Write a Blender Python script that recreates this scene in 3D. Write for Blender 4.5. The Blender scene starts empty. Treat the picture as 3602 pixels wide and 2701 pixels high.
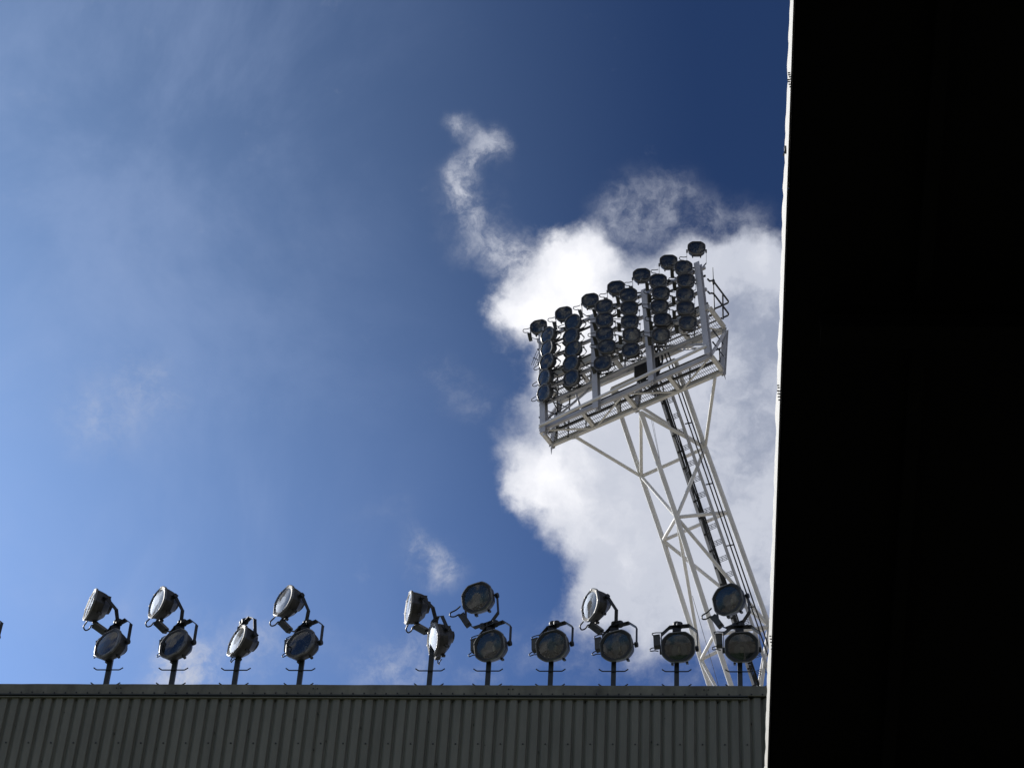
import bpy, math, random
from mathutils import Vector, Matrix
random.seed(7)
C = bpy.context.scene
col = C.collection
rad = math.radians

# ------------------------------------------------------------------ camera, sky, sun, exposure
FPX, PITCH, PX, PY = 10495.0, rad(48.0), 2420.0, 1350.0        # focal length (photo pixels), pitch, principal point
CAM = Vector((0, 0, 1.3))
cd = bpy.data.cameras.new('camera'); cam = bpy.data.objects.new('camera', cd); col.objects.link(cam)
cd.sensor_fit = 'HORIZONTAL'; cd.sensor_width = 36.0; cd.lens = 36.0 * FPX / 3602.0
cd.shift_x = -(PX - 1801.0) / 3602.0; cd.shift_y = 0.0
cd.clip_start = 0.1; cd.clip_end = 4000
cam.location = CAM; cam.rotation_euler = (rad(90) + PITCH, 0, 0)
C.camera = cam
RT = Vector((1, 0, 0)); UP = Vector((0, -math.sin(PITCH), math.cos(PITCH))); FW = Vector((0, math.cos(PITCH), math.sin(PITCH)))
def ray(u, v):                                                   # photo pixel -> unit view direction
    return (RT * ((u - PX) / FPX) - UP * ((v - PY) / FPX) + FW).normalized()
def on(u, v, p0, n):                                             # photo pixel -> point on a real plane of the place
    r = ray(u, v); return CAM + r * ((p0 - CAM).dot(n) / r.dot(n))

SUN_EL, SUN_AZ = 36.0, 54.0                                      # degrees; azimuth to the left of +Y
sdir = Vector((-math.sin(rad(SUN_AZ)) * math.cos(rad(SUN_EL)), math.cos(rad(SUN_AZ)) * math.cos(rad(SUN_EL)), math.sin(rad(SUN_EL))))
sl = bpy.data.lights.new('sun', 'SUN'); sl.energy = 3.8; sl.angle = rad(0.53); sl.color = (1.0, 0.95, 0.87)
so = bpy.data.objects.new('sun', sl); col.objects.link(so)
so.rotation_euler = (-sdir).to_track_quat('-Z', 'Y').to_euler(); so.location = (-30, 20, 60)

C.view_settings.view_transform = 'Standard'; C.view_settings.look = 'None'
C.view_settings.exposure = 0.0; C.view_settings.gamma = 1.0; C.view_settings.use_curve_mapping = False

W = bpy.data.worlds.new('World'); C.world = W; W.use_nodes = True
nt = W.node_tree; nt.nodes.clear(); L = nt.links
def nd(t, **kw):
    n = nt.nodes.new(t)
    for k, v in kw.items(): setattr(n, k, v)
    return n
def setin(n, k, v):
    if hasattr(v, 'is_linked') or hasattr(v, 'links'): L.new(v, n.inputs[k])
    else: n.inputs[k].default_value = v
def math_(op, a, b=None, c=None, clamp=False):
    n = nd('ShaderNodeMath', operation=op, use_clamp=clamp)
    setin(n, 0, a)
    if b is not None: setin(n, 1, b)
    if c is not None: setin(n, 2, c)
    return n.outputs[0]
def vmath(op, a, b=None):
    n = nd('ShaderNodeVectorMath', operation=op); setin(n, 0, a)
    if b is not None: setin(n, 1, b)
    return n
def sstep(x, lo, hi, a=0.0, b=1.0):
    n = nd('ShaderNodeMapRange', interpolation_type='SMOOTHSTEP')
    setin(n, 0, x); setin(n, 1, lo); setin(n, 2, hi); setin(n, 3, a); setin(n, 4, b); return n.outputs[0]
def mixc(f, a, b):
    n = nd('ShaderNodeMix', data_type='RGBA'); setin(n, 0, f); setin(n, 6, a); setin(n, 7, b); return n.outputs[2]
def noise(vec, scale, detail, rough, dist=0.0, colr=False):
    n = nd('ShaderNodeTexNoise'); setin(n, 'Vector', vec); n.inputs['Scale'].default_value = scale
    n.inputs['Detail'].default_value = detail; n.inputs['Roughness'].default_value = rough; n.inputs['Distortion'].default_value = dist
    return n.outputs['Color'] if colr else n.outputs[0]
DIR = vmath('NORMALIZE', nd('ShaderNodeTexCoord').outputs['Generated']).outputs[0]
sky = nd('ShaderNodeTexSky'); sky.sky_type = 'NISHITA'; sky.sun_disc = False
sky.sun_elevation = rad(SUN_EL); sky.sun_rotation = rad(-SUN_AZ); sky.altitude = 600; sky.air_density = 1.0; sky.dust_density = 1.4; sky.ozone_density = 2.5
# clear deep blue away from the sun, milky near it
gm = nd('ShaderNodeGamma'); setin(gm, 0, sky.outputs[0]); gm.inputs[1].default_value = 1.0
cosun = vmath('DOT_PRODUCT', DIR, tuple(sdir)).outputs['Value']
warp1 = vmath('SUBTRACT', noise(DIR, 26.0, 3.0, 0.5, colr=True), (0.5, 0.5, 0.5)).outputs[0]
warp2 = vmath('SUBTRACT', noise(DIR, 95.0, 7.0, 0.62, colr=True), (0.5, 0.5, 0.5)).outputs[0]
def scaled(v, s):
    n = nd('ShaderNodeVectorMath', operation='SCALE'); setin(n, 0, v); n.inputs['Scale'].default_value = s; return n.outputs[0]
WD = vmath('ADD', vmath('ADD', DIR, scaled(warp1, 0.016)).outputs[0], scaled(warp2, 0.011)).outputs[0]
WW = vmath('ADD', vmath('ADD', DIR, scaled(warp1, 0.010)).outputs[0], scaled(warp2, 0.0085)).outputs[0]
KS = 1.62839
def blobs(lst, vec):
    acc = 0.0
    for (u, v, r, w) in lst:
        d = ray(u * KS, v * KS)
        dist = vmath('DISTANCE', vec, tuple(d)).outputs['Value']
        acc = math_('ADD', sstep(dist, r * KS / FPX * 1.25, 0.0, 0.0, w), acc)
    return acc
CLOUD = [(1240,650,175,1.1),(1110,620,70,.25),(1080,760,70,.18),(1100,960,70,.25),(1270,545,85,.8),(1195,560,70,.7),(1125,660,70,.7),(1350,720,190,1.1),(1500,660,150,.9),(1640,610,130,.8),
 (1600,800,210,1.0),(1400,900,220,1.0),(1250,960,130,.8),(1145,1030,85,.9),(1235,1085,130,.9),(1400,1100,220,1.0),(1620,1050,220,1.0),
 (1340,1240,150,.8),(1275,1320,100,.7),(1500,1270,190,.9),(1670,1270,150,.7),(1400,1385,90,.5),(1180,790,60,.6),(1150,880,75,.55),(1300,800,150,.8),
 (1480,565,85,.55),(1570,560,80,.6),(1660,565,90,.75),(1700,700,120,.7),(1720,950,200,.8)]
WISP = [(975,272,38,.62),(1005,275,40,.6),(1060,300,50,.66),(1078,330,36,.5),(1030,340,50,.66),(1000,360,45,.5),(1040,380,110,.14),(960,420,110,.12),(1005,395,50,.66),(1015,450,55,.62),(1000,430,50,.4),(1045,515,65,.6),(1105,555,75,.65),(985,520,70,.25),(1080,470,60,.25),
 (1400,500,100,.12),(1560,505,100,.26),(1650,500,90,.22),(1450,440,110,.22),(1105,545,70,.5),(1140,590,60,.5),(1340,470,80,.25),(1250,1430,120,.35),(1420,1450,120,.35),(1580,1440,120,.3),(980,1420,120,.25),(1380,430,85,.28),(1450,420,65,.30),(1500,480,90,.34),(1610,490,75,.25),(1450,545,90,.28),(1350,500,70,.3),(1310,440,60,.2),(930,1210,80,.62),(965,1235,60,.4),(880,1185,60,.32),(900,1160,40,.3),
 (400,1380,100,.6),(375,1462,95,.85),(450,1455,85,.6),(560,1390,100,.6),(850,1440,120,.6),(770,1450,60,.28),(955,800,60,.30),(1000,850,70,.32),(1050,880,60,.32),
 (250,880,150,.3),(340,840,90,.42),(180,910,110,.25),(1080,1440,90,.35),(1160,1380,70,.3),(700,1390,70,.2),(250,1320,70,.3),(860,1090,70,.2),(1120,920,60,.3),(780,1120,60,.15),(640,520,240,.10),(300,560,260,.12)]
fine = noise(DIR, 58.0, 10.0, 0.66, 0.15)
fib = noise(WW, 80.0, 10.0, 0.68, 0.15)
dc = math_('ADD', blobs(CLOUD, WD), math_('MULTIPLY', math_('SUBTRACT', fine, 0.5), 1.05))
dw = math_('MULTIPLY', blobs(WISP, WW), sstep(fib, 0.30, 0.72, 0.28, 1.5))
ca = sstep(dc, 0.12, 0.98); cw = math_('MULTIPLY', sstep(dw, 0.0, 1.75), 0.88)
cov = math_('SUBTRACT', 1.0, math_('MULTIPLY', math_('SUBTRACT', 1.0, ca), math_('SUBTRACT', 1.0, cw)))
BRIGHT = [(1200,640,190,1.1),(1270,560,120,.7),(1140,700,90,.7),(1130,1040,120,.75),(1240,980,140,.45),(1200,800,110,.5),(1350,760,150,.5),(1300,1150,220,.35),(1480,560,110,.25),(1640,570,110,.3),(1180,1120,110,.3),(1560,1330,120,.12),(1010,400,160,.25)]
DARK = [(1640,700,110,.55),(1680,900,180,.3),(1520,1000,200,.12),(1310,1390,150,.22),(1600,1330,150,.25)]
br = math_('SUBTRACT', blobs(BRIGHT, WD), blobs(DARK, WD))
tos = (sdir - ray(1800, 1300) * sdir.dot(ray(1800, 1300))).normalized() * 0.007      # towards the sun across the sky
n_a = noise(WD, 42.0, 7.0, 0.60); n_b = noise(vmath('ADD', WD, tuple(tos)).outputs[0], 42.0, 7.0, 0.60)
br = math_('ADD', br, math_('MULTIPLY', math_('SUBTRACT', n_a, n_b), 1.4))
br = math_('ADD', br, math_('MULTIPLY', math_('SUBTRACT', noise(WD, 22.0, 6.0, 0.6), 0.5), 0.55))
ccol = mixc(sstep(br, -0.55, 0.05), (3.1, 3.5, 4.6, 1), (5.9, 6.2, 7.1, 1))
ccol = mixc(sstep(br, 0.08, 1.40), ccol, (10.2, 10.2, 10.6, 1))
haze = math_('POWER', math_('MULTIPLY', math_('SUBTRACT', cosun, 0.752, clamp=True), 6.2), 1.4)
sep = nd('ShaderNodeSeparateXYZ'); L.new(DIR, sep.inputs[0]); elz = sep.outputs[2]
haze = math_('MULTIPLY', math_('MINIMUM', haze, 1.5), sstep(elz, 0.69, 0.83, 1.0, 0.60))
BASE = vmath('MULTIPLY', gm.outputs[0], (0.150, 0.240, 0.400)).outputs[0]
bl = nd('ShaderNodeVectorMath', operation='SCALE'); L.new(BASE, bl.inputs[0]); L.new(sstep(elz, 0.60, 0.80, 2.4, 1.0), bl.inputs['Scale']); BASE = bl.outputs[0]
hz = nd('ShaderNodeVectorMath', operation='SCALE'); hz.inputs[0].default_value = (2.55, 3.9, 6.3); setin(hz, 'Scale', haze)
base = vmath('ADD', BASE, hz.outputs[0]).outputs[0]
aur = math_('POWER', math_('MULTIPLY', math_('SUBTRACT', cosun, 0.895, clamp=True), 11.0), 2.0)   # bright aureole round the sun, left of the photo
au = nd('ShaderNodeVectorMath', operation='SCALE'); au.inputs[0].default_value = (36, 37, 38); setin(au, 'Scale', aur)
base = vmath('ADD', base, au.outputs[0]).outputs[0]
veil = math_('MULTIPLY', sstep(noise(DIR, 9.0, 7.0, 0.6, 0.8), 0.42, 0.72), sstep(cosun, 0.79, 0.875, 0.0, 0.24))
base = mixc(veil, base, (4.3, 5.4, 8.2, 1))
# unseen broken cloud, added outside the view to make the blue ambient light neutral
away = sstep(vmath('DOT_PRODUCT', DIR, tuple(ray(1500, 1350))).outputs['Value'], 0.905, 0.962, 1.0, 0.0)
far_n = noise(DIR, 3.4, 7.0, 0.58, 0.6)
fcov = math_('MULTIPLY', sstep(far_n, 0.44, 0.60), away)
fcol = mixc(sstep(noise(DIR, 7.0, 5.0, 0.55), 0.3, 0.7), (3.6, 3.7, 4.1, 1), (8.0, 7.9, 7.8, 1))
skyc = mixc(fcov, mixc(cov, base, ccol), fcol)
bg = nd('ShaderNodeBackground'); setin(bg, 0, skyc); bg.inputs[1].default_value = 0.10
L.new(bg.outputs[0], nd('ShaderNodeOutputWorld').inputs[0])

# ------------------------------------------------------------------ materials
def material(name, base, rough=0.5, metal=0.0, var=0.0, vscale=4.0, spec=0.5, bump=0.0, bscale=30.0, stretch=(1, 1, 1)):
    m = bpy.data.materials.new(name); m.use_nodes = True; t = m.node_tree; b = t.nodes['Principled BSDF']
    b.inputs['Base Color'].default_value = (*base, 1); b.inputs['Roughness'].default_value = rough; b.inputs['Metallic'].default_value = metal
    b.inputs['Specular IOR Level'].default_value = spec
    tc = t.nodes.new('ShaderNodeTexCoord'); mp = t.nodes.new('ShaderNodeMapping'); mp.inputs['Scale'].default_value = stretch
    t.links.new(tc.outputs['Object'], mp.inputs[0])
    if var:
        n = t.nodes.new('ShaderNodeTexNoise'); n.inputs['Scale'].default_value = vscale; n.inputs['Detail'].default_value = 7; n.inputs['Roughness'].default_value = 0.65
        t.links.new(mp.outputs[0], n.inputs['Vector'])
        r = t.nodes.new('ShaderNodeValToRGB'); r.color_ramp.elements[0].position = 0.28; r.color_ramp.elements[1].position = 0.72
        r.color_ramp.elements[0].color = (*[c * (1 - var) for c in base], 1); r.color_ramp.elements[1].color = (*[min(1, c * (1 + var * .6)) for c in base], 1)
        t.links.new(n.outputs[0], r.inputs[0]); t.links.new(r.outputs[0], b.inputs['Base Color'])
    if bump:
        n2 = t.nodes.new('ShaderNodeTexNoise'); n2.inputs['Scale'].default_value = bscale; n2.inputs['Detail'].default_value = 4
        t.links.new(mp.outputs[0], n2.inputs['Vector'])
        bp = t.nodes.new('ShaderNodeBump'); bp.inputs['Strength'].default_value = bump; bp.inputs['Distance'].default_value = 0.01
        t.links.new(n2.outputs[0], bp.inputs['Height']); t.links.new(bp.outputs[0], b.inputs['Normal'])
    return m
M_clad = material('grey_cladding_paint', (0.150, 0.148, 0.116), 0.55, 0, 0.22, 1.4, 0.25, stretch=(2.5, 1, .35))
M_cap = material('stained_cap_paint', (0.150, 0.146, 0.112), 0.6, 0, 0.55, 2.6, 0.2, stretch=(1, 1, .5))
M_gut = material('gutter_dark', (0.028, 0.034, 0.034), 0.5, 0, 0.2, 3, 0.3)
M_bolt = material('fixing_dark', (0.010, 0.010, 0.010), 0.6)
M_post = material('mast_paint', (0.030, 0.036, 0.036), 0.45, 0, 0.25, 6, 0.4)
M_black = material('black_bracket_paint', (0.010, 0.012, 0.014), 0.45, 0, 0.2, 8, 0.4)
M_house = material('cast_grey_housing', (0.044, 0.043, 0.041), 0.42, 0.35, 0.30, 9, 0.5, 0.25, 25)
M_rim = material('rim_metal', (0.15, 0.15, 0.145), 0.40, 0.5, 0.25, 12)
M_gask = material('rubber_gasket', (0.012, 0.012, 0.012), 0.6)
M_box = material('box_grey', (0.045, 0.046, 0.040), 0.5, 0.1, 0.25, 10)
M_refl = material('reflector_aluminium', (0.11, 0.122, 0.128), 0.12, 1.0, 0.0, bump=0.25, bscale=5)
def add_sheen(m, colr, f):                                        # satin aluminium: part mirror, part scattering
    t = m.node_tree; o = [n for n in t.nodes if n.type == 'OUTPUT_MATERIAL'][0]; b = t.nodes['Principled BSDF']
    d = t.nodes.new('ShaderNodeBsdfDiffuse'); d.inputs[0].default_value = (*colr, 1); x = t.nodes.new('ShaderNodeMixShader'); x.inputs[0].default_value = f
    t.links.new(b.outputs[0], x.inputs[1]); t.links.new(d.outputs[0], x.inputs[2]); t.links.new(x.outputs[0], o.inputs[0])
add_sheen(M_refl, (0.70, 0.74, 0.74), 0.035)
M_bulb = material('bulb_ceramic', (0.25, 0.22, 0.17), 0.5)
M_white = material('tower_white_paint', (0.72, 0.705, 0.67), 0.5, 0, 0.16, 1.6, 0.3)
M_lilac = material('tower_galvanised', (0.48, 0.48, 0.50), 0.5, 0.15, 0.15, 2.0, 0.3)
M_grat = material('grating_steel', (0.36, 0.35, 0.33), 0.55, 0.2, 0.1, 3)
M_dark = material('dark_steel_rail', (0.012, 0.013, 0.015), 0.5)
M_edge = material('white_roof_edge_sheet', (0.32, 0.307, 0.275), 0.55, 0, 0.08, 1.2, 0.2)
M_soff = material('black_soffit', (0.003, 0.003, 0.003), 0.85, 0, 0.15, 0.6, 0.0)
M_deck = material('roof_sheet', (0.13, 0.13, 0.125), 0.6, 0, 0.2, 0.5)
M_conc = material('concrete', (0.31, 0.28, 0.23), 0.85, 0, 0.2, 0.8)
M_grass = material('grass', (0.045, 0.085, 0.025), 0.9, 0, 0.3, 0.6, 0.1)
def glass_material():
    m = bpy.data.materials.new('dusty_front_glass'); m.use_nodes = True; t = m.node_tree; t.nodes.clear()
    o = t.nodes.new('ShaderNodeOutputMaterial'); tr = t.nodes.new('ShaderNodeBsdfTransparent'); tr.inputs[0].default_value = (0.80, 0.86, 0.86, 1)
    gl = t.nodes.new('ShaderNodeBsdfGlossy'); gl.inputs['Roughness'].default_value = 0.03
    df = t.nodes.new('ShaderNodeBsdfDiffuse'); df.inputs[0].default_value = (0.60, 0.66, 0.66, 1)
    fr = t.nodes.new('ShaderNodeFresnel'); fr.inputs[0].default_value = 1.66
    n = t.nodes.new('ShaderNodeTexNoise'); n.inputs['Scale'].default_value = 7; n.inputs['Detail'].default_value = 5
    tc = t.nodes.new('ShaderNodeTexCoord'); t.links.new(tc.outputs['Object'], n.inputs['Vector'])
    mr = t.nodes.new('ShaderNodeMapRange'); mr.inputs[1].default_value = .3; mr.inputs[2].default_value = .75; mr.inputs[3].default_value = 0.01; mr.inputs[4].default_value = 0.05
    t.links.new(n.outputs[0], mr.inputs[0])
    a = t.nodes.new('ShaderNodeMixShader'); t.links.new(mr.outputs[0], a.inputs[0]); t.links.new(tr.outputs[0], a.inputs[1]); t.links.new(df.outputs[0], a.inputs[2])
    b = t.nodes.new('ShaderNodeMixShader'); t.links.new(fr.outputs[0], b.inputs[0]); t.links.new(a.outputs[0], b.inputs[1]); t.links.new(gl.outputs[0], b.inputs[2])
    t.links.new(b.outputs[0], o.inputs[0]); return m
M_glass = glass_material()

# ------------------------------------------------------------------ mesh helpers
class MB:
    def __init__(s): s.v = []; s.f = []; s.m = []; s.sm = []
    def add(s, vs, fs, mi=0, smooth=False):
        o = len(s.v); s.v += [tuple(x) for x in vs]
        for f in fs: s.f.append([i + o for i in f]); s.m.append(mi); s.sm.append(smooth)
    def hexa(s, p, mi=0):                                        # 8 corners: bottom ring 0-3, top ring 4-7
        s.add(p, [(3, 2, 1, 0), (4, 5, 6, 7), (0, 1, 5, 4), (1, 2, 6, 5), (2, 3, 7, 6), (3, 0, 4, 7)], mi)
    def box(s, c, sx, sy, sz, mi=0, ax=None):
        c = Vector(c); X, Y, Z = ax or (Vector((1, 0, 0)), Vector((0, 1, 0)), Vector((0, 0, 1)))
        X, Y, Z = X * sx / 2, Y * sy / 2, Z * sz / 2
        s.hexa([c - X - Y - Z, c + X - Y - Z, c + X + Y - Z, c - X + Y - Z, c - X - Y + Z, c + X - Y + Z, c + X + Y + Z, c - X + Y + Z], mi)
    def beam(s, a, b, w, h, upv=(0, 0, 1), mi=0):               # w along side, h along upv
        a, b = Vector(a), Vector(b); d = (b - a).normalized(); upv = Vector(upv)
        sd = d.cross(upv).normalized(); u = sd.cross(d).normalized(); S, U = sd * w / 2, u * h / 2
        s.hexa([a - S - U, a + S - U, a + S + U, a - S + U, b - S - U, b + S - U, b + S + U, b - S + U], mi)
    def channel(s, a, b, w, h, t, upv=(0, 0, 1), mi=0):         # H-section: web plus two flanges
        a, b = Vector(a), Vector(b); d = (b - a).normalized(); upv = Vector(upv)
        sd = d.cross(upv).normalized(); u = sd.cross(d).normalized()
        s.beam(a, b, t, h - 2 * t, u, mi)
        for k in (-1, 1): s.beam(a + u * k * (h - t) / 2, b + u * k * (h - t) / 2, w, t, u, mi)
    def tube(s, pts, r, n=8, mi=0, closed=False, cap=True):
        pts = [Vector(p) for p in pts]; N = len(pts); rings = []; prev = None
        for i, p in enumerate(pts):
            if closed: d = (pts[(i + 1) % N] - pts[i - 1])
            else: d = (pts[min(i + 1, N - 1)] - pts[max(i - 1, 0)])
            d.normalize()
            if prev is None:
                prev = d.orthogonal().normalized()
            prev = (prev - d * prev.dot(d)).normalized(); q = d.cross(prev)
            rr = r[i] if isinstance(r, (list, tuple)) else r
            rings.append([p + (prev * math.cos(2 * math.pi * k / n) + q * math.sin(2 * math.pi * k / n)) * rr for k in range(n)])
        vs = [x for rg in rings for x in rg]; fs = []
        for i in range(N if closed else N - 1):
            j = (i + 1) % N
            for k in range(n): fs.append((i * n + k, i * n + (k + 1) % n, j * n + (k + 1) % n, j * n + k))
        s.add(vs, fs, mi, n > 5)
        if cap and not closed: s.add(rings[0], [tuple(range(n))[::-1]], mi); s.add(rings[-1], [tuple(range(n))], mi)
    def disc(s, c, nrm, r, h, n=10, mi=0):
        c, nrm = Vector(c), Vector(nrm).normalized(); s.tube([c - nrm * h / 2, c + nrm * h / 2], r, n, mi)
    def build(s, name, mats, parent=None):
        me = bpy.data.meshes.new(name); me.from_pydata(s.v, [], s.f)
        for m in (mats if isinstance(mats, (list, tuple)) else [mats]): me.materials.append(m)
        for p, mi, sm in zip(me.polygons, s.m, s.sm): p.material_index = mi; p.use_smooth = sm
        me.validate(); me.update()
        o = bpy.data.objects.new(name, me); col.objects.link(o)
        if parent is not None: o.parent = parent; o.matrix_parent_inverse = Matrix.Identity(4)
        return o
def tag(o, label=None, cat=None, group=None, kind=None):
    if label: o['label'] = label
    if cat: o['category'] = cat
    if group: o['group'] = group
    if kind: o['kind'] = kind
    return o
def empty(name, loc, rz=0.0):
    o = bpy.data.objects.new(name, None); o.empty_display_size = 0.2; o.location = loc; o.rotation_euler = (0, 0, rz); col.objects.link(o); return o
def bez(pts, n=6):                                               # Catmull-Rom through points
    P = [Vector(p) for p in pts]; P = [2 * P[0] - P[1]] + P + [2 * P[-1] - P[-2]]; out = []
    for i in range(1, len(P) - 2):
        for k in range(n):
            t = k / n; a, b, c, d = P[i - 1], P[i], P[i + 1], P[i + 2]
            out.append(0.5 * ((2 * b) + (c - a) * t + (2 * a - 5 * b + 4 * c - d) * t * t + (3 * b - a - 3 * c + d) * t ** 3))
    out.append(P[-2]); return out

# ------------------------------------------------------------------ the ground
g = MB(); g.add([(-900, -900, 0), (900, -900, 0), (900, 900, 0), (-900, 900, 0)], [(0, 1, 2, 3)])
tag(g.build('ground', M_conc), kind='structure')
g = MB(); g.add([(-75, -110, .004), (-0.6, -110, .004), (-0.6, 26, .004), (-75, 26, .004)], [(0, 1, 2, 3)])
tag(g.build('pitch', M_grass), kind='structure')

# ------------------------------------------------------------------ the far stand: corrugated fascia with cap and gutter
SL = 44.0                                                        # slant distance to the fascia top
p_l = CAM + ray(1300, 2415.0) * SL
FY0 = p_l.y; FTOP = p_l.z
fdir = Vector((1, 0.0045, 0)).normalized(); fnor = Vector((fdir.y, -fdir.x, 0))   # fnor faces the pitch
def fx(u, v=2413.5):                                             # photo x along the fascia top -> distance along it
    return (on(u, v, p_l, fnor) - p_l).dot(fdir)
def fpt(s, out, z): return p_l + fdir * s + fnor * out + Vector((0, 0, z - FTOP))
stand = empty('football_stand', (p_l.x, p_l.y, 0)); 
tag(stand, 'stand roof front of dark grey corrugated sheeting under a smooth stained cap', 'stand')
def sub(p): return Vector(p) - Vector(stand.location)
PITCH_R = 38.35 / (FPX / SL)
S0, S1 = fx(0) - 6.0, fx(2900) + 1.2
CAPH, LIP = 0.187, 0.055
joints = [fx(421), fx(1112), fx(1798), fx(2484)]
step = joints[2] - joints[1]
js = sorted([S0] + [joints[0] - step * k for k in (1, 2)] + joints + [joints[3] + step, S1])
js = [j for j in js if S0 <= j <= S1]
zc = FTOP - CAPH
BOT = FTOP - 3.4
first = fx(2350 + 115 / 5.51) - 60 * PITCH_R                     # a bolt / rib line
for a, b in zip(js[:-1], js[1:]):
    m = MB()
    a2, b2 = a + .0015, b - .0015
    prof = [(0.0, FTOP + .012), (.035, FTOP + .012), (.040, FTOP), (.042, zc + .004), (.030, zc)]   # drip-edged cap section
    back = -0.30
    n = 14; vs = []; 
    for i in range(n + 1):
        s_ = a2 + (b2 - a2) * i / n; wob = 0.0022 * math.sin(s_ * 5.1) + 0.0015 * math.sin(s_ * 13.0 + 1)
        for (o_, z_) in [(back, FTOP + .03)] + prof: vs.append(sub(fpt(s_, o_ + (wob if o_ > .02 else 0), z_)))
    k = len(prof) + 1; fs = []
    for i in range(n):
        for j in range(k - 1): fs.append((i * k + j, i * k + j + 1, (i + 1) * k + j + 1, (i + 1) * k + j))
    m.add(vs, fs, 0)
    i0 = math.ceil((a - first) / PITCH_R); 
    q = first + i0 * PITCH_R
    while q < b:
        if q > a + .01: m.disc(sub(fpt(q + random.uniform(-.004, .004), .043, zc + .022 + random.uniform(-.004, .004))), fnor, .0125, .016, 8, 1)
        q += PITCH_R
    for e in (a + .03, b - .03): m.disc(sub(fpt(e, .043, FTOP - .072)), fnor, .011, .014, 8, 1)
    m.disc(sub(fpt(b - .012, .02, FTOP + .016)), (0, 0, 1), .008, .02, 6, 1); m.disc(sub(fpt(a + .012, .02, FTOP + .016)), (0, 0, 1), .008, .02, 6, 1)
    m.box(sub(fpt(b, .024, FTOP - .09)), .04, .006, .19, 1, (fdir, fnor, Vector((0, 0, 1))))
    m.build('cap_flashing', [M_cap, M_bolt], stand)
    # corrugated sheet of this length
    m = MB(); vs = []; fs = []
    i0 = math.ceil((a - first) / PITCH_R); i1 = math.ceil((b - first) / PITCH_R); sec = []
    for ii in range(i0, i1):
        q = first + ii * PITCH_R
        for (ds, o_) in ((-.016, -.038), (-.004, -.038), (.038, .003), (.045, .006), (.125, .006), (.130, .003)): sec.append((q + ds, o_))
    sec.append((first + i1 * PITCH_R - .010, -.030))
    q = first + i0 * PITCH_R
    zs = [zc - .002, zc - 1.0, BOT]
    for (x, o_) in sec:
        for z_ in zs: vs.append(sub(fpt(x, o_, z_)))
    k = len(zs)
    for i in range(len(sec) - 1):
        for j in range(k - 1): fs.append((i * k + j, i * k + j + 1, (i + 1) * k + j + 1, (i + 1) * k + j))
    m.add(vs, fs, 0)
    q = first + i0 * PITCH_R; idx = i0
    zrow = on(2000, 2617, p_l, fnor).z
    while q < b - .1:
        if q > a and idx % 2 == 0:
            for zz in (zrow, zrow - 1.05): m.disc(sub(fpt(q + .090, .009, zz)), fnor, .0125, .014, 8, 1)
        if q > a:
            for t_ in range(random.choice((0, 1, 1, 2, 2))):
                m.disc(sub(fpt(q + random.choice((-.006, -.002, .002, .03)), -.012, zc - random.choice((.08, random.uniform(.1, 1.6))))), fnor, random.uniform(.003, .0065), .04, 6, 1)
        q += PITCH_R; idx += 1
    m.build('cladding_sheet', [M_clad, M_bolt], stand)
gut_end = fx(2629)
m = MB(); m.box(sub(fpt((S0 + gut_end) / 2, .030, zc - .014)), gut_end - S0, .045, .020, 0, (fdir, fnor, Vector((0, 0, 1))))
m.box(sub(fpt((S0 + gut_end) / 2, .022, zc - .048)), gut_end - S0, .03, .016, 1, (fdir, fnor, Vector((0, 0, 1))))
m.build('gutter_trim', [M_gut, M_clad], stand)
m = MB(); zr = FTOP - .05
m.hexa([sub(p) for p in (fpt(S0, -.10, zr - .25), fpt(S1, -.10, zr - .25), fpt(S1, -14, zr - 1.6), fpt(S0, -14, zr - 1.6), fpt(S0, -.10, zr), fpt(S1, -.10, zr), fpt(S1, -14, zr - 1.3), fpt(S0, -14, zr - 1.3))])
m.build('roof_deck', M_deck, stand)
m = MB(); m.box(sub(fpt((S0 + S1) / 2, -14.2, (zr - 1.7) / 2)), S1 - S0, .3, zr - 1.75, 0, (fdir, fnor, Vector((0, 0, 1)))); m.build('rear_wall', M_deck, stand)
for k in range(4):
    m = MB(); s_ = S0 + 2 + (S1 - S0 - 4) * k / 3
    m.beam(sub(fpt(s_, -9, 0)), sub(fpt(s_, -9, zr - 1.3)), .4, .4, (0, 1, 0)); m.build('column', M_lilac, stand)

# ------------------------------------------------------------------ floodlight prototype
# frame of a floodlight: origin = yoke foot, X along the yoke axis, Y towards the aim (horizontal), Z up.
def selip(hw, hh, e, n, zc_=0.0, y=0.0):
    out = []
    for i in range(n):
        t = 2 * math.pi * (i + .5) / n; c, s_ = math.cos(t), math.sin(t)
        out.append(Vector((math.copysign(abs(c) ** (2 / e), c) * hw, y, math.copysign(abs(s_) ** (2 / e), s_) * hh + zc_)))
    return out
LENS_Y = 0.150
def octa(hw, hh, y, zc_=0.0, n=32, k=0.50, rnd=0.0):             # rounded octagon with flat top, n points
    c = [(hw, -hh * k), (hw, hh * k), (hw * k, hh), (-hw * k, hh), (-hw, hh * k), (-hw, -hh * k), (-hw * k, -hh), (hw * k, -hh)]
    out = []; m_ = n // 8
    for i in range(8):
        a, b = Vector(c[i]), Vector(c[(i + 1) % 8])
        for j in range(m_):
            p = a.lerp(b, j / m_); t = math.atan2(p.y / hh, p.x / hw)
            q = 1 / (abs(math.cos(t)) ** 2.5 + abs(math.sin(t)) ** 2.5) ** (1 / 2.5)
            p = p * .45 + Vector((hw * q * math.cos(t), hh * q * math.sin(t))) * .55
            out.append(Vector((p.x, y, p.y + zc_)))
    return out
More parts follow.
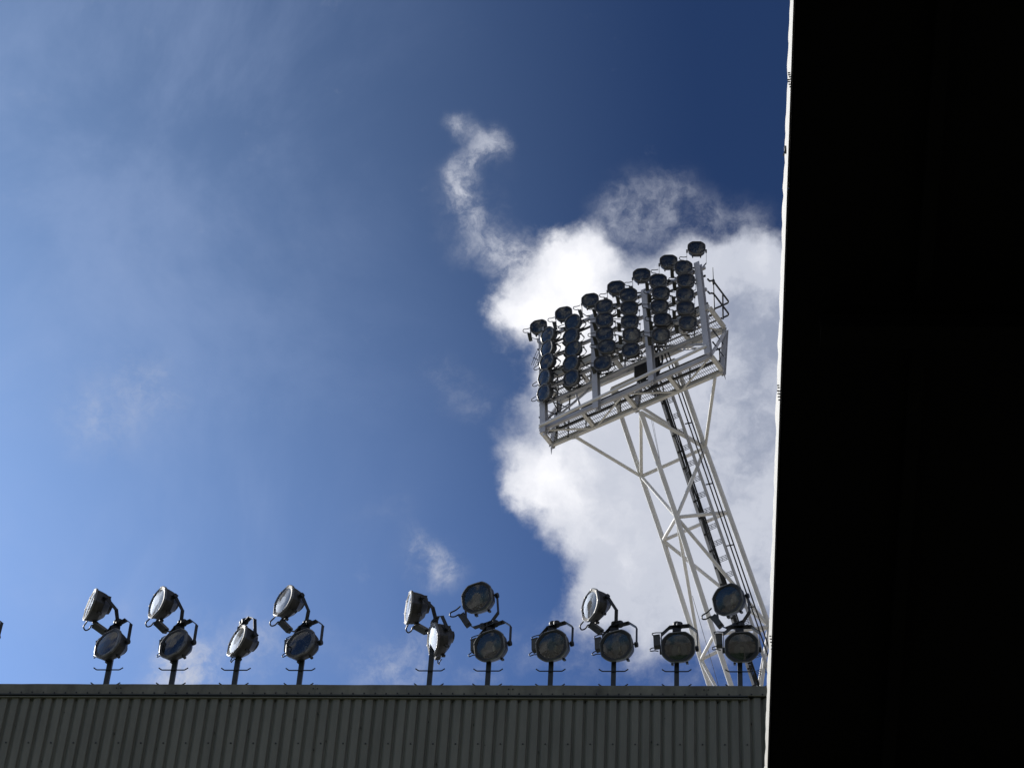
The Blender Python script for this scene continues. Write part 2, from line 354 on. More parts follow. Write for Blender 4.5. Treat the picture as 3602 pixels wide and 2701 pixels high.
def loft(m, rings, mi=0, smooth=True, capend=True):
    n = len(rings[0]); vs = [p for r in rings for p in r]; fs = []
    for i in range(len(rings) - 1):
        for k in range(n): fs.append((i * n + k, i * n + (k + 1) % n, (i + 1) * n + (k + 1) % n, (i + 1) * n + k))
    m.add(vs, fs, mi, smooth)
    if capend: m.add(rings[-1], [tuple(range(n))], mi)
def make_floodlight():
    root = empty('floodlight', (0, 0, 0))
    n = 32
    m = MB()
    loft(m, [octa(.240, .224, .135), octa(.236, .218, .06), octa(.222, .204, -.015, .006)], 0, False)
    loft(m, [octa(.222, .204, -.015, .006), octa(.160, .138, -.105, .042), octa(.150, .126, -.115, .046)], 0, False)
    loft(m, [octa(.110, .088, -.113, .055), octa(.095, .070, -.170, .062)], 0, False)
    for sx in (-1, 1):                                           # side ribs and lower feet
        m.box((sx * .228, .06, .012), .018, .13, .012); m.box((sx * .11, .0, -.210), .035, .06, .03); m.box((sx * .17, -.06, .12), .02, .08, .02)
    house = m.build('housing', M_house, root)
    m = MB()
    o1, o2 = octa(.253, .237, .130), octa(.254, .238, .156)
    i1 = octa(.240, .224, .163)
    loft(m, [o1, o2, i1], 0, False, False)
    for i in range(8):
        t = 2 * math.pi * (i + .5) / 8
        m.box((math.cos(t) * .252, .140, math.sin(t) * .236), .020, .05, .020, 1)
    m.build('rim', [M_rim, M_house], house)
    m = MB(); loft(m, [octa(.240, .224, .163), [Vector((math.cos(2 * math.pi * (i - 2) / n) * .206, .154, math.sin(2 * math.pi * (i - 2) / n) * .203)) for i in range(n)]], 0, False, False)
    m.build('gasket', M_gask, house)
    m = MB(); loft(m, [q[::-1] for q in (selip(.207, .204, 2.05, n, 0, LENS_Y), selip(.150, .148, 2, n, 0, LENS_Y + .006), selip(.07, .07, 2, n, 0, LENS_Y + .009))], 0, True)
    m.build('front_glass', M_glass, house)
    m = MB(); loft(m, [selip(.206 * math.sqrt(t), .203 * math.sqrt(t), 2.05, n, .0, -.095 + .240 * t) for t in (1, .85, .7, .55, .4, .25, .12, .03)], 0, True)
    m.box((0, -.01, .065), .06, .05, .035, 1); m.box((0, -.01, -.065), .06, .05, .035, 1); m.tube([(0, -.01, -.06), (0, -.01, .06)], .022, 10, 2)
    m.build('reflector', [M_refl, M_gask, M_bulb], house)
    m = MB()                                                     # yoke: flat bar bent in a U, foot at the origin, pivots at z = .36
    def flat(a, b, w=.056, t=.010):
        a, b = Vector(a), Vector(b); m.beam(a, b, w, t, Vector((0, 0, 1)).cross(b - a).cross(b - a) if False else ((b - a).cross(Vector((0, 1, 0)))))
    flat((-.15, 0, .006), (.15, 0, .006), .075)
    for sx in (-1, 1):
        flat((sx * .147, 0, .006), (sx * .272, 0, .110), .066); flat((sx * .270, 0, .106), (sx * .270, 0, .385))
        m.disc((sx * .266, 0, .36), (1, 0, 0), .036, .045, 12)
        m.disc((sx * .105, .0, .014), (0, 0, 1), .010, .02, 8)
    m.disc((0, 0, -.012), (0, 0, 1), .05, .05, 14)
    yoke = m.build('yoke', M_black, root)
    m = MB(); m.box((0, 0, 0), .095, .085, .215); m.box((0, 0, .112), .103, .093, .014); m.box((0, 0, -.110), .085, .075, .01); m.disc((.02, .0, .12), (0, 0, 1), .016, .03, 8, 1)
    bx = m.build('ballast_box', [M_box, M_black], root)
    m = MB(); m.tube(bez([(.0, .0, .115), (.03, .02, .15), (.10, .02, .165), (.15, .02, .215), (.12, .02, .27), (.03, .02, .255), (-.06, .04, .25)], 5), .0115, 6)
    cab = m.build('cable', M_black, root)
    m = MB(); m.tube(bez([(.335, 0, .18), (.39, .02, .13), (.415, .02, .09), (.36, .02, .075), (.27, .03, .07), (.20, .035, .03), (.10, .03, .0)], 5), .008, 6)
    fc = m.build('feed_cable', M_black, root)
    return root
proto = make_floodlight()
PARTS = {o.name.split('.')[0]: o for o in proto.children}
used = [False]
def place_floodlight(foot, pivot, N, label, group, box_pos=(.315, 0, .12), box_rot=0.25, cable='up', jitter=0.0):
    """foot: where the yoke is bolted; pivot: swivel centre; N: aim."""
    az = math.atan2(N.y, N.x) - math.pi / 2                       # local Y -> horizontal aim
    hang = box_pos[2] > .25
    if not used[0]: root = proto; used[0] = True; kids = [(k, o) for k, o in PARTS.items()]
    else:
        root = proto.copy(); col.objects.link(root); kids = []
        for k, o in PARTS.items():
            if k == 'feed_cable' and not hang: continue
            c = o.copy(); col.objects.link(c); c.parent = root; kids.append((k, c))
            for gch in o.children:
                d = gch.copy(); col.objects.link(d); d.parent = c
    root.location = foot; root.rotation_euler = (0, 0, az)
    w = Matrix.Rotation(-az, 3, 'Z') @ (pivot - foot)
    el = math.asin(max(-1, min(1, N.z)))
    th = math.atan2(-w.y, w.z); ln = math.hypot(w.y, w.z)
    flip = abs(th) > math.pi / 2
    for k, c in kids:
        if k == 'housing': c.location = w; c.rotation_euler = (el, 0, 0)
        if k == 'yoke': c.location = (w.x, 0, 0); c.rotation_euler = (th, 0, 0); c.scale = (1, 1, max(.55, ln / .36))
        if k == 'feed_cable': c.location = (w.x, 0, 0); c.rotation_euler = (th, 0, 0)
        if k in ('ballast_box', 'cable'):
            R = Matrix.Rotation(th, 3, 'X')
            base = Vector((w.x, 0, 0)) + R @ Vector(box_pos)
            c.location = base; c.rotation_euler = (th + (math.pi if flip else 0), box_rot, 0)
            if k == 'cable' and flip: c.location = base; c.rotation_euler = (th, -.1, 0); c.scale = (.62, .8, .62)
            if k == 'cable' and not flip: c.scale = (1, 1, 1)
    tag(root, label, 'floodlight', group)
    return root

# ------------------------------------------------------------------ masts on the far stand and their floodlights
MY = -0.16                                                       # masts stand behind the cap
mast_plane = p_l + fnor * MY
def mp(u, v): return on(u, v, mast_plane, fnor)
def make_mast(H):
    root = empty('lamp_mast', (0, 0, 0))
    m = MB(); m.beam((0, 0, -.25), (0, 0, H), .072, .072, (0, 1, 0)); m.box((0, 0, .075), .080, .080, .012, 1); m.box((.04, -.01, .09), .014, .014, .02, 1); m.box((0, 0, H * .62), .078, .078, .008, 1)
    m.build('post', [M_post, M_black], root)
    for z in (.13, .425):
        m = MB(); y = -.05; m.tube([(-.215, y, z + .042), (-.205, y, z + .032), (-.170, y, z + .003), (-.155, y, z), (.155, y, z), (.170, y, z + .003), (.205, y, z + .032), (.215, y, z + .042)], .0095, 7)
        m.build('step_bar', M_black, root)
    m = MB(); m.tube([(0, -.035, H - .16), (0, -.035, H + .02)], .046, 12); m.tube([(0, -.035, H + .01), (0, -.035, H + .03), (0, -.035, H + .06), (0, -.035, H + .075)], [.046, .058, .058, .035], 14)
    m.box((0, -.07, H - .1), .13, .03, .06)
    m.build('mast_head', M_black, root)
    return root
HM = 1.345
mproto = make_mast(HM); MPARTS = list(mproto.children); mused = [False]
def place_mast(loc, label):
    if not mused[0]: r = mproto; mused[0] = True
    else:
        r = mproto.copy(); col.objects.link(r)
        for o in MPARTS: c = o.copy(); col.objects.link(c); c.parent = r
    r.location = loc; tag(r, label, 'mast', 'lamp masts along the far stand roof'); return r
ORD = ['the leftmost mast', 'the second mast from the left', 'the third mast from the left', 'the fourth mast from the left', 'the fifth mast from the left', 'the sixth mast from the left',
       'the seventh mast from the left', 'the fourth mast from the right', 'the third mast from the right', 'the second mast from the right', 'the rightmost mast']
# mast foot x, then (lens centre u, v, tilt away from the viewer, image direction of the aim) for the upper and the lower lamp
MASTS = [(-84, None, (-78, 2246, 64, 155)),
 (372, (317, 2125, 82, 170), (378, 2261, 60, 152)), (602, (553, 2117, 70, 167), (609, 2261, 55, 148)), (823, None, (833, 2251, 72, 161)),
 (1051, (997, 2111, 68, 160), (1055, 2261, 52, 144)), (1509, (1437, 2136, 81, 177), (1523, 2249, 72, 183)), (1714, (1677, 2100, 34, 148), (1721, 2269, 34, 150)),
 (1935, None, (1940, 2269, 30, 146)), (2157, (2076, 2127, 64, 168), (2167, 2269, 28, 138)), (2380, None, (2385, 2274, 20, 110)), (2604, (2559, 2107, 33, 148), (2609, 2274, 18, 92))]
def aim(u, v, th, ph):
    r = ray(u, v); rt = r.cross(Vector((0, 0, 1))).normalized(); up = rt.cross(r)
    th, ph = rad(th), rad(ph)
    return (-r * math.cos(th) + (rt * math.cos(ph) + up * math.sin(ph)) * math.sin(th)).normalized()
GM = 'floodlights on the far stand masts'
for i, (u, upl, lol) in enumerate(MASTS):
    foot = mp(u, 2413 + (u - 1300) * .003); foot.z = FTOP
    two = upl is not None
    place_mast(foot, ('square post with step bars and ' + ('two lamps, ' if two else 'one lamp, ') + ORD[i]))
    for kind, spec in (('upper', upl), ('lower', lol)):
        if spec is None: continue
        N = aim(*spec); r = ray(spec[0], spec[1])
        off = N * LENS_Y
        yref = mast_plane + fnor * .10
        # swivel centre lies just in front of the mast line
        t = ((yref - CAM) + off).dot(fnor) / r.dot(fnor)
        piv = CAM + r * t - off
        ft = foot + fnor * .075 + Vector((0, 0, HM + (.03 if kind == 'upper' else -.035)))
        look = 'pale lens turned left' if spec[2] > 62 else ('grey lens turned half left' if spec[2] > 45 else 'dark round lens')
        where = ('upper lamp of ' if kind == 'upper' else ('lower lamp of ' if two else 'only lamp of ')) + ORD[i]
        place_floodlight(ft, piv, N, look + ', ' + where, GM, box_pos=((.285, .0, .185) if kind == 'upper' else (.335, .0, .30)), box_rot=(.45 if kind == 'upper' else 0.05))

# ------------------------------------------------------------------ the leaning floodlight pylon
AZ = rad(30.0)
b_ = Vector((math.cos(AZ), -math.sin(AZ), 0)); nf = Vector((-math.sin(AZ), -math.cos(AZ), 0)); Z = Vector((0, 0, 1))
def z1(x, y): return (1850 + x * .33906, 820 + y * .33906)
def z2(x, y): return (1850 + x * .33906, 1200 + y * .33906)
def z3(x, y): return (2200 + x / 3.3173, 1550 + y / 3.3173)
def z4(x, y): return (2300 + x / 3.3173, 1950 + y / 3.3173)
def zl(x, y): return (2380 + x * .25316, 920 + y * .25316)
HL = rad(9.0); hup = (Z * math.cos(HL) + nf * math.sin(HL)); hn = b_.cross(hup)
if hn.dot(nf) < 0: hn = -hn                                      # normal of the lamp bank, towards the pitch
PB = CAM + ray(*z2(1895, 130)) * 80.6                            # foot of the right-hand post
def onH(p, out=0.0): return on(p[0], p[1], PB + hn * out, hn)
def onZ(p, zz): return on(p[0], p[1], Vector((0, 0, zz)), Z)
ZL = PB.z - .02                                                  # level of the lower walkway
tower = empty('floodlight_pylon', (0, 0, 0)); tag(tower, 'leaning white lattice floodlight pylon with a lamp bank and grated walkways', 'floodlight pylon')
def fit_line(pa, pb): return pa, pb
# bank frame
pb = [onH(z2(188, 940)), onH(z2(735, 690)), onH(z2(1312, 410)), PB.copy()]
pt = [onH(z1(172, 1010)), onH(z1(708, 868)), onH(z1(1237, 610)), onH(z1(1785, 330))]
for a, c in zip(pb, pt):
    m = MB(); m.channel(a - hup * .05, c + hup * .05, .17, .17, .014, hn); m.build('post', M_lilac, tower)
rows = [onH(z1(1790, 345)), None]
# horizontal lamp rails
RAILR = [(1797, 345), (1800, 430), (1812, 570), (1825, 715), (1838, 860), (1850, 1010)]
rail_pts = []
for i, (x, y) in enumerate(RAILR):
    a = onH(z1(x, y)) - hn * .13
    ln = (pb[3] - pb[0]).length + .1
    lft = a - b_ * ln; rail_pts.append((a, lft))
    m = MB(); dk = i in (1, 3); m.beam(a + b_ * .12, lft, .045 if dk else .07, .05 if dk else .09, Z)
    m.build('lamp_rail', M_dark if dk else M_lilac, tower)
# rail close above the walkway
m = MB(); a, c = onH(z2(1872, 48), .10), onH(z2(138, 880), .10); m.beam(a, c, .06, .07, Z); m.build('toe_rail', M_white, tower)

# lower walkway: frame, cross members, braces, grating
LF, RF = onZ(z2(200, 965), ZL), onZ(z2(1922, 152), ZL); LB, RB = onZ(z2(305, 1130), ZL), onZ(z2(2035, 308), ZL)
depth_l = ((LB - LF).dot(-nf) + (RB - RF).dot(-nf)) / 2; length = ((RF - LF).length + (RB - LB).length) / 2
RF = RF; LF = RF - b_ * length; RB = RF - nf * depth_l; LB = LF - nf * depth_l
def walkway(LF, RF, LB, RB, bays, name, beam_h=.16):
    m = MB(); m.channel(LF, RF, .07, beam_h, .012, Z); m.beam(LF + nf * .036, RF + nf * .036, .004, beam_h, Z); m.build('edge_beam', M_lilac if name else M_white, tower)
    m = MB(); m.channel(LB, RB, .09, beam_h, .012, Z); m.build('edge_beam', M_white, tower)
    for k in range(bays + 1):
        f = k / bays; a, c = LF.lerp(RF, f), LB.lerp(RB, f)
        m = MB(); m.channel(a - nf * .05, c + nf * .05, .10, .12, .012, Z); m.build('cross_beam', M_white, tower)
        if k < bays:
            a2, c2 = LF.lerp(RF, f + .01), LB.lerp(RB, f + 1 / bays - .01)
            if k % 2: a2, c2 = LB.lerp(RB, f + .015), LF.lerp(RF, f + 1 / bays - .01)
            m = MB(); m.beam(a2 - Z * .05, c2 - Z * .05, .04, .04, Z); m.build('brace', M_white, tower)
    g_ = MB(); zz = Z * (beam_h / 2 - .02); dvec = -nf; dep = (LB - LF).dot(dvec)
    ln = (RF - LF).length; nb = int(ln / .062)
    for k in range(nb):
        s_ = LF + b_ * ((k + .5) * ln / nb) + zz; g_.beam(s_ + dvec * .03, s_ + dvec * (dep - .03), .010, .013, Z)
    nr = int(dep / .14)
    for k in range(nr + 1):
        o = .04 + (dep - .08) * k / nr; g_.beam(LF + dvec * o + zz + Z * .004, RF + dvec * o + zz + Z * .004, .010, .012, Z)
    m = MB()
    g_.build('grating', M_grat, tower)
    for o in (.36,):
        m.beam(LF + dvec * dep * o + zz - Z * .03, RF + dvec * dep * o + zz - Z * .03, .05, .03, Z)
    m.build('grating_bearer', M_dark, tower)
walkway(LF, RF, LB, RB, 4, True)
# upper walkway hangs off the posts 2 m higher
UFp = onH(zl(405, 615)) - hn * .09
ZU = UFp.z
URB = onZ(zl(668, 940), ZU); depth_u = (URB - UFp).dot(-nf)
UR = UFp + b_ * .05; UL = UR - b_ * length * .985; URB = UR - nf * depth_u; ULB = UL - nf * depth_u
walkway(UL, UR, ULB, URB, 5, False, .20)
# back posts between the two walkways, with their diagonals
for (a, c, f) in ((RB, URB, RF), (LB, ULB, LF), (LB.lerp(RB, .5), ULB.lerp(URB, .5), None)):
    m = MB(); m.channel(a - Z * .12, Vector((a.x, a.y, ZU)) if False else c - Z * .02, .13, .12, .012, nf); m.build('back_post', M_lilac, tower)
    if f is not None:
        m = MB(); m.beam(f + Z * .05, c - Z * .1, .07, .07, b_); m.build('brace', M_lilac, tower)
for (a, c) in ((LF.lerp(RF, .02), ULB.lerp(URB, .2)), (LF.lerp(RF, .25), ULB.lerp(URB, .1)), (pb[1] + hup * 1.0, ULB.lerp(URB, .42)), (RF + hup * .3 - b_ * .02, ULB.lerp(URB, .72)), (pb[3] + hup * .35, UL.lerp(UR, .62) - nf * .5)):
    m = MB(); m.tube([a, c], .035, 8); m.build('brace', M_lilac, tower)
# handrails
def handrail(pts, hs, r=.026, posts=None):
    m = MB()
    for h in hs:
        m.tube([p + Z * h for p in pts], r, 7)
    for p in (posts or []): m.tube([p, p + Z * max(hs)], r * .9, 7)
    m.build('handrail', M_dark, tower)
def rounded(a, k, b, r=.09):
    d1, d2 = (a - k).normalized(), (b - k).normalized(); out = []
    for i in range(6):
        t = i / 5; out.append((k + d1 * r) * (1 - t) ** 2 + k * 2 * t * (1 - t) + (k + d2 * r) * t * t)
    return out
eR = b_ * .12
kr, kl = URB + eR - nf * .02, ULB - eR - nf * .02
top = [UR + b_ * .02 + nf * .1] + rounded(UR + b_ * .0, UR + eR, kr) + rounded(UR + eR, kr, kl) + rounded(kr, kl, UL) + [UL - eR]
handrail(top, (.55, 1.08), .027, [UR.lerp(URB, .62) + eR, kr.lerp(kl, .2), kr.lerp(kl, .4), kr.lerp(kl, .6), kr.lerp(kl, .8), kl])
kr, kl = RB + b_ * .05 - nf * .05, LB - b_ * .05 - nf * .05
handrail([RF + b_ * .05, kr, kl, LF - b_ * .05], (.55, 1.05), .024, [kr.lerp(kl, f) for f in (.03, .2, .4, .6, .8, .97)])
# light lattice at the left end (caged access) in dark steel
m = MB()
cL, cL2 = LF + b_ * .12, LB + b_ * .30
for (a, c) in ((cL, cL2),):
    for f in (0, .5, 1):
        q = a.lerp(c, f) + b_ * .22 * (f); m.tube([q, q + Z * 2.1], .022, 6)
    for h in (.3, .75, 1.2, 1.65): m.tube([a + Z * h, a.lerp(c, .5) + b_ * .11 + Z * h, c + b_ * .22 + Z * h], .016, 6)
    m.tube([a + Z * 1.65, c + b_ * .22 + Z * .3], .018, 6); m.tube([a + Z * .3, c + b_ * .22 + Z * 1.4], .018, 6)
m.build('access_cage', M_dark, tower)

# lattice: three legs A, B, C leaning with the mast
TL = rad(38.0); dl = (Z * math.cos(TL) + nf * math.sin(TL)); an = b_.cross(dl)
B0 = on(*z2(1192, 735), LB, nf)
UB = URB.copy()
def onAC(p): return on(p[0], p[1], UB, an)
def onB(p): return on(p[0], p[1], B0, an)
A1, A2, A3 = onAC(z3(185, 415)), onAC(z3(440, 1160)), onAC(z4(550, 1222))
C1, C2, C3 = onAC(z3(930, 80)), onAC(z3(1200, 830)), onAC(z4(1345, 835))
B2, B3 = onB(z3(597, 890)), onB(z4(705, 935))
A0, C0 = onAC(z2(892, 490)), onAC(z2(1545, 190))
def extend(p, q, z): d = (q - p); return p + d * ((z - p.z) / d.z)
ad = (A1 - A3).normalized(); bd = (B0 - B3).normalized(); cdn = (C1 - C3).normalized()
A5, B5, C5 = [p - d * (p.z / d.z) for p, d in ((A3, ad), (B3, bd), (C3, cdn))]
RL, RBR = .072, .050
for pts in ((A5, A3, A2, A1, A0), (B5, B3, B2, B0), (C5, C3, C2, C1, C0)):
    m = MB(); m.tube(pts, RL, 14); m.build('leg', M_white, tower)
A4, B4, C4 = A3 + (A3 - A2) * 1.05, B3 + (B3 - B2) * 1.0, C3 + (C3 - C2) * 1.05
A6, B6, C6 = A4 + (A4 - A3), B4 + (B4 - B3), C4 + (C4 - C3)
BR = [(A1, C1), (A1, B2), (C1, B2), (A2, B2), (B2, C2), (A2, C2), (A2, C3), (B2, C3), (B2, A3), (A3, B3), (A3, C3), (B3, C3), (A3, B4), (C3, B4), (A4, B4), (A4, C4), (B4, C4), (A4, C3),
      (B0, A1), (B0, C1), (A0, C1), (A0, C0), (A4, B6), (C4, B6), (A6, C4)]
for a, c in BR:
    m = MB(); m.tube([a, c], RBR, 12); m.build('brace', M_white, tower)
# stays from the walkway ends to the lattice
for (a, c, kq) in ((LB.lerp(RB, .145) - Z * .13, A1, LB.lerp(RB, .10)), (LB.lerp(RB, .955) - Z * .13, C1, LB.lerp(RB, .94))):
    m = MB(); m.tube([a, c], .047, 10); m.build('stay', M_white, tower)
    m = MB(); m.add([kq - Z * .05 - b_ * .16, kq - Z * .05 + b_ * .16, a - Z * .06, kq - Z * .05 - b_ * .16 + nf * .02, kq - Z * .05 + b_ * .16 + nf * .02, a - Z * .06 + nf * .02], [(0, 1, 2), (5, 4, 3), (0, 3, 4, 1), (1, 4, 5, 2), (2, 5, 3, 0)])
    m.build('gusset_plate', M_white, tower)
for kq in (LB, RB):                                              # fin plates at the walkway corners
    m = MB(); s_ = 1 if kq is RB else -1
    m.add([kq - Z * .08, kq + b_ * s_ * .05 - Z * .08, kq + b_ * s_ * .05 - nf * .05 - Z * .32, kq - Z * .08 - nf * .02, kq + b_ * s_ * .05 - Z * .08 - nf * .02, kq + b_ * s_ * .05 - nf * .07 - Z * .32], [(0, 1, 2), (5, 4, 3), (0, 3, 4, 1), (1, 4, 5, 2), (2, 5, 3, 0)])
    m.build('fin_plate', M_lilac, tower)
# ladder, cable tray and safety rails inside the lattice
LP = UB.lerp(B0 + (UB - B0).dot(b_) * b_, .35)
def onL(p): return on(p[0], p[1], LP, an)
def down(a, c, z):
    d = (c - a); return a + d * ((z - a.z) / d.z)
zend = C3.z - 16
t0, t1 = onL(z2(1405, 560)), onL(z4(1190, 1550)); r0, r1 = onL(z2(1515, 540)), onL(z3(1310, 1650))
t1 = down(t0, t1, zend); r1 = down(r0, r1, zend)
ladder = MB(); ladder.beam(r0, r1, .075, .045, an); L2 = t0 + b_ * .115; L3 = t1 + b_ * .115
ladder.beam(L2, L3, .035, .035, an, 1)
lad = ladder.build('ladder', [M_lilac, M_dark], tower)
nR = int((t1 - t0).length / .46)
for k in range(nR):
    f = (k + .5) / nR; a, c = L2.lerp(L3, f), r0.lerp(r1, f); c = a + (c - a).dot(b_) * b_ + (Z * 0)
    m = MB(); 
    for q in range(4): o = (dl * .042 * (q - 1.5)); m.beam(a + o, c + o, .014, .012, an)
    for q in (.35, .75): m.beam(a.lerp(c, q) - dl * .07, a.lerp(c, q) + dl * .07, .008, .008, an)
    m.build('rung', M_dark, lad)
    if k >= 96: break
m = MB(); m.beam(t0 - b_ * .03, t1 - b_ * .03, .10, .03, an); m.build('cable_tray', M_lilac, tower)
m = MB(); rr = random.Random(3)
for q in range(5):
    n = 60; off0 = -.035 + .020 * q; pts = []
    for k in range(n + 1): pts.append(t0.lerp(t1, k / n) + b_ * (off0 + .055 + rr.uniform(-.010, .010)) + an * (.05 if an.dot(nf) > 0 else -.05))
    m.tube(pts, .012, 5)
for k in range(0, 56):
    p = t0.lerp(t1, (k + .5) / 56) + (an if an.dot(nf) > 0 else -an) * .05; m.box(p + b_ * .02, .13, .04, .05, 0, (b_, an, dl))
m.build('power_cables', M_dark, tower)
s0, s1 = onL(z3(822, 45)), onL(z3(1372, 1655)); s1 = down(s0, s1, zend); s0 = s0 + (s0 - s1).normalized() * 3.4
m = MB(); dS = b_ * .105
for o in (0, 1): m.tube([s0 + dS * o, s1 + dS * o], .021, 7)
nS = int((s1 - s0).length / 1.72)
for k in range(nS):
    p = s0.lerp(s1, (k + .55) / nS); m.tube([p - b_ * .10 + dl * .04, p + dS], .020, 6)
m.build('safety_rail', M_dark, tower)
for (a, c, r_) in ((z2(1285, 740), z2(1395, 1270), .006), (z2(1300, 740), z2(1400, 1270), .006), (z4(450, 480), z4(760, 1550), .008)):
    m = MB(); m.tube([onL(a), onL(c)], r_, 4); m.build('guy_wire', M_dark, tower)
# switch boxes and cable bundle below the lamp bank
m = MB(); c0 = onH(z2(1215, 300), -.45); m.box(c0, .42, .25, .5, 0, (b_, nf, Z)); m.box(c0 + b_ * .36 - Z * .1, .16, .2, .6, 0, (b_, nf, Z)); m.box(c0 + Z * .265, .46, .29, .03, 0, (b_, nf, Z))
m.build('switch_box', M_gask, tower)
m = MB(); rr = random.Random(5)
for k in range(8):
    a = c0 + b_ * rr.uniform(.25, .55) + Z * rr.uniform(.2, .7); m.tube(bez([a, a - Z * .5 + b_ * rr.uniform(-.1, .1), a - Z * 1.2 + b_ * rr.uniform(-.2, .05)], 5), .03, 5)
for k in range(9):
    a = c0 + b_ * rr.uniform(-.2, .5) - Z * .3; c = onL(z2(1405 + rr.uniform(-10, 40), 560))
    mid = a.lerp(c, .5) - Z * rr.uniform(0, .3) + b_ * rr.uniform(-.15, .15); m.tube(bez([a, mid, c], 6), .022, 5)
for k in range(5):
    a = c0 + b_ * rr.uniform(-.3, .5) + Z * .3; c = onH(z1(1180 + k * 60, 1230 - k * 28), -.2); m.tube(bez([a, a.lerp(c, .5) + Z * rr.uniform(-.2, .2), c], 6), .016, 5)
m.build('power_cables', M_dark, tower)
# aerials
m = MB(); a = onH(zl(527, 690), -.75); h = onH(zl(503, 80), -.75); m.tube([a, a.lerp(h, .62), h], [.018, .016, .009], 6); m.tube([a.lerp(h, .60), a.lerp(h, .63), a.lerp(h, .70), a.lerp(h, .73)], [.02, .045, .045, .02], 8)
m.build('whip_aerial', M_dark, tower)
m = MB(); a = onH(z1(170, 1335), -.1); 
c = onH(z1(75, 1290), -.1); m.tube([a, c], .014, 5)
for f in (.1, .3, .5, .7, .9):
    p = a.lerp(c, f); ln = .16 + .1 * f; m.tube([p + Z * ln + b_ * .08, p - Z * ln - b_ * .08], .008, 5)
m.build('yagi_aerial', M_dark, tower)
for o in tower.children:
    pass

# lamps of the bank
TOPR = [(130, 965, 42, 118), (390, 830, 42, 116), (665, 690, 42, 110), (935, 560, 41, 104), (1200, 430, 41, 100), (1480, 290, 41, 94), (1770, 150, 42, 90)]
COLS = [[(220, 1055, 52, 160), (215, 1193, 54, 163), (212, 1330, 50, 158), (187, 1499, 52, 170), (180, 1655, 50, 168)],
        [(480, 922, 44, 146), (458, 1065, 46, 150), (485, 1195, 42, 142), (460, 1345, 44, 150), (465, 1500, 44, 152)],
        [(810, 755, 40, 112), (813, 895, 39, 112), (815, 1040, 39, 112), (838, 1170, 37, 106), (792, 1340, 40, 122)],
        [(1063, 635, 40, 102), (1073, 770, 40, 98), (1078, 910, 39, 98), (1095, 1050, 33, 94), (1085, 1205, 38, 110)],
        [(1370, 490, 40, 96), (1400, 615, 41, 92), (1385, 755, 38, 94), (1415, 890, 42, 92), (1400, 1055, 33, 92)],
        [(1635, 350, 40, 90), (1660, 485, 42, 90), (1650, 630, 40, 90), (1655, 770, 40, 92), (1680, 925, 38, 92)]]
ORDN = ['first', 'second', 'third', 'fourth', 'fifth', 'sixth', 'seventh']
GT = 'floodlights of the pylon lamp bank'
rj = random.Random(11)
def bank_lamp(spec, rail, label, topr=False):
    x, y, th, ph = spec; u, v = z1(x, y); N = aim(u, v, th, ph)
    a, lft = rail
    r = ray(u, v)
    # swivel stands in front of the rail
    out = .10 if topr else .27
    t = ((a + hn * out - CAM) + N * LENS_Y).dot(hn) / r.dot(hn)
    piv = CAM + r * t - N * LENS_Y
    s_ = (piv - a).dot(b_); ft = a + b_ * s_
    if topr: ft = ft + Z * .06
    else: ft = ft + hn * .05; ft.z = piv.z * .5 + ft.z * .5
    place_floodlight(ft, piv, N, label, GT, box_pos=(.315, 0, .10 if topr else .16), box_rot=.12 + rj.uniform(-.1, .15))
for i, s_ in enumerate(TOPR):
    bank_lamp(s_, rail_pts[0], 'lamp standing on the pylon top rail, ' + ORDN[i] + ' of seven from the left', True)
for ci, colm in enumerate(COLS):
    for ri, s_ in enumerate(colm):
        look = 'pale lens turned left' if ci == 0 else ('grey lens turned half left' if ci == 1 else 'dark lens')
        bank_lamp(s_, rail_pts[ri + 1], look + ', ' + ORDN[ri] + ' down in the ' + ORDN[ci] + ' pylon lamp column from the left')

# ------------------------------------------------------------------ the near stand: black soffit with a white edge
RH = 20.0                                                        # soffit above the eye
ee = ray(2749.5, 1350); XR = ee.x / ee.z * RH; ZR = CAM.z + RH
nX = Vector((1, 0, 0))
edge_p = Vector((XR, 0, ZR))
p0 = on(2796, 0, edge_p, Z); p1 = on(2703, 2701, edge_p, Z)      # soffit edge line, front and far ends
ed = (p1 - p0).normalized(); en = Vector((ed.y, -ed.x, 0))        # en points into the roof (+X)
if en.x < 0: en = -en
top_p = on(2796 - 10.8, 0, p0, en); EH = top_p.z - ZR             # height of the white edge
Y0, Y1 = -12.0, 27.5
roof = empty('grandstand_roof', (p0.x, p0.y, 0)); tag(roof, 'black underside of a stand roof with a buckled white sheet edge', 'stand roof')
def rp(y, into, z): p = p0 + ed * ((y - p0.y) / ed.y); return p + en * into + Vector((0, 0, z - ZR)) - Vector(roof.location)
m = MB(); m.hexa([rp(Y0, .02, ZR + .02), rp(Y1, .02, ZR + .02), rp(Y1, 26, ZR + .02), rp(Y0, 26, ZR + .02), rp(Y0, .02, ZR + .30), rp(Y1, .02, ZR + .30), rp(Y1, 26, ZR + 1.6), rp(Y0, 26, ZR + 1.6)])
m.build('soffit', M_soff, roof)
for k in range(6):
    x = 1.2 + 2.4 * k; m = MB(); m.beam(rp(Y0, x, ZR - .09), rp(Y1, x, ZR - .09), .12, .20, Z); m.build('purlin', M_soff, roof)
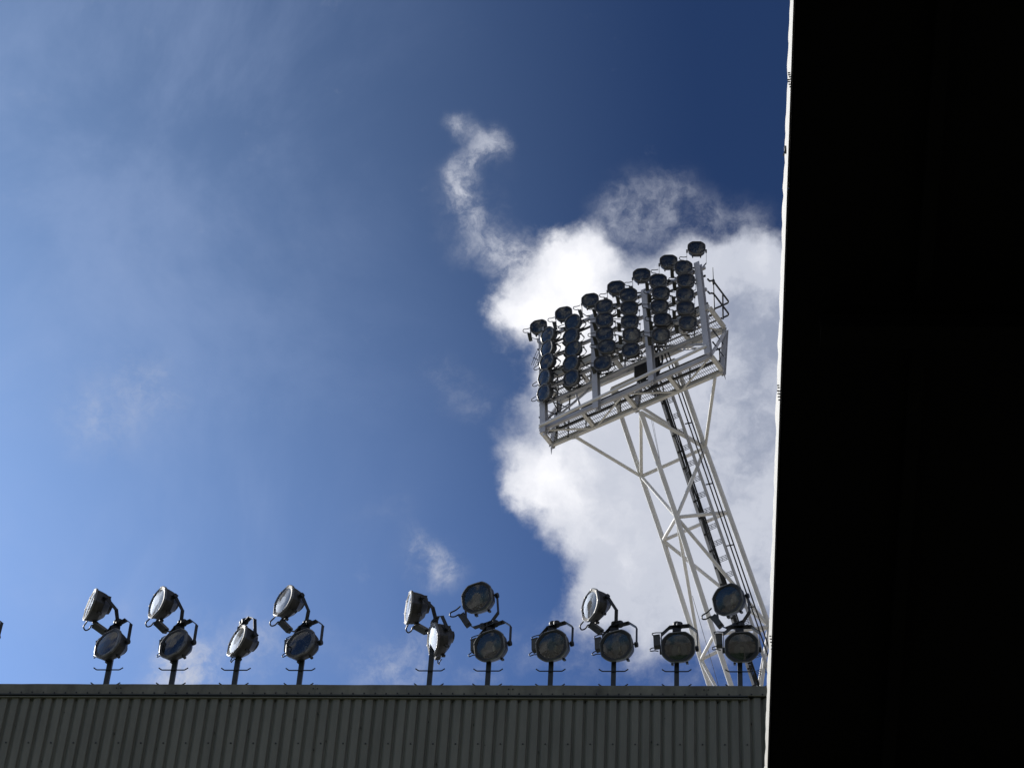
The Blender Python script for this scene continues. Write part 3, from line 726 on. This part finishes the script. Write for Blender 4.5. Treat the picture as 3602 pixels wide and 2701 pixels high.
for k in range(6):
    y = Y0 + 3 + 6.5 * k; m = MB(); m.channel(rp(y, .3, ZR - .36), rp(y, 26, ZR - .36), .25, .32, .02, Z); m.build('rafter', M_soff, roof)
rw = random.Random(21)
ys = Y0; panels = []
while ys < Y1 - .2: w = 2.35; panels.append((ys, min(ys + w, Y1))); ys += w
for a, c in panels:
    m = MB(); n = max(6, int((c - a) / .035)); nz = 8; vs = []; fs = []
    ph = [rw.uniform(0, 6.28) for _ in range(4)]; saws = []; q = a
    while q < c: l_ = rw.uniform(.22, .52); saws.append((q, q + l_, rw.uniform(.004, .015))); q += l_
    for i in range(n + 1):
        y = a + (c - a) * i / n
        saw = 0
        for (s0_, s1_, am) in saws:
            if s0_ <= y < s1_: t = (y - s0_) / (s1_ - s0_); saw = am * (t ** .5) * (1 - t ** 6) * 1.1
        for j in range(nz + 1):
            f = j / nz
            out = (saw * f ** 3 + .0025 * math.sin(y * 9 + ph[0]) * f + .0015 * math.sin(y * 23 + ph[1]) * f)
            vs.append(rp(y, -.012 - out, ZR - .01 + (EH + .01) * f + (.006 * math.sin(y * 11 + ph[2]) if j == nz else 0)))
        vs.append(rp(y, .10, ZR + EH * .98))
    k = nz + 2
    for i in range(n):
        for j in range(k - 1): fs.append((i * k + j, i * k + j + 1, (i + 1) * k + j + 1, (i + 1) * k + j))
    m.add(vs, fs, 0, False); m.build('edge_sheet', M_edge, roof)
m = MB()
for (u, v) in ((2777, 257), (2778, 264), (2781, 271), (2784, 279), (2775, 281), (2777, 288), (2780, 297), (2783, 306),
               (2739, 1355), (2740, 1363), (2738, 1374), (2742, 1375), (2740, 1384), (2744, 1385), (2741, 1395), (2743, 1406),
               (2711, 2236), (2713, 2246), (2714, 2257), (2717, 2269), (2717, 2281)):
    p = on(u, v, p0 - en * .02, en); m.disc(p - en * .004 - Vector(roof.location), en, .006, .020, 8)
m.build('fixing_bolts', M_bolt, roof)
m = MB(); p = on(2763, 527, p0 - en * .02, en) - Vector(roof.location); m.box(p, .02, .05, .05); m.tube([p, p - en * .02 - Z * .08], .006, 6); m.build('cable_clip', M_deck, roof)
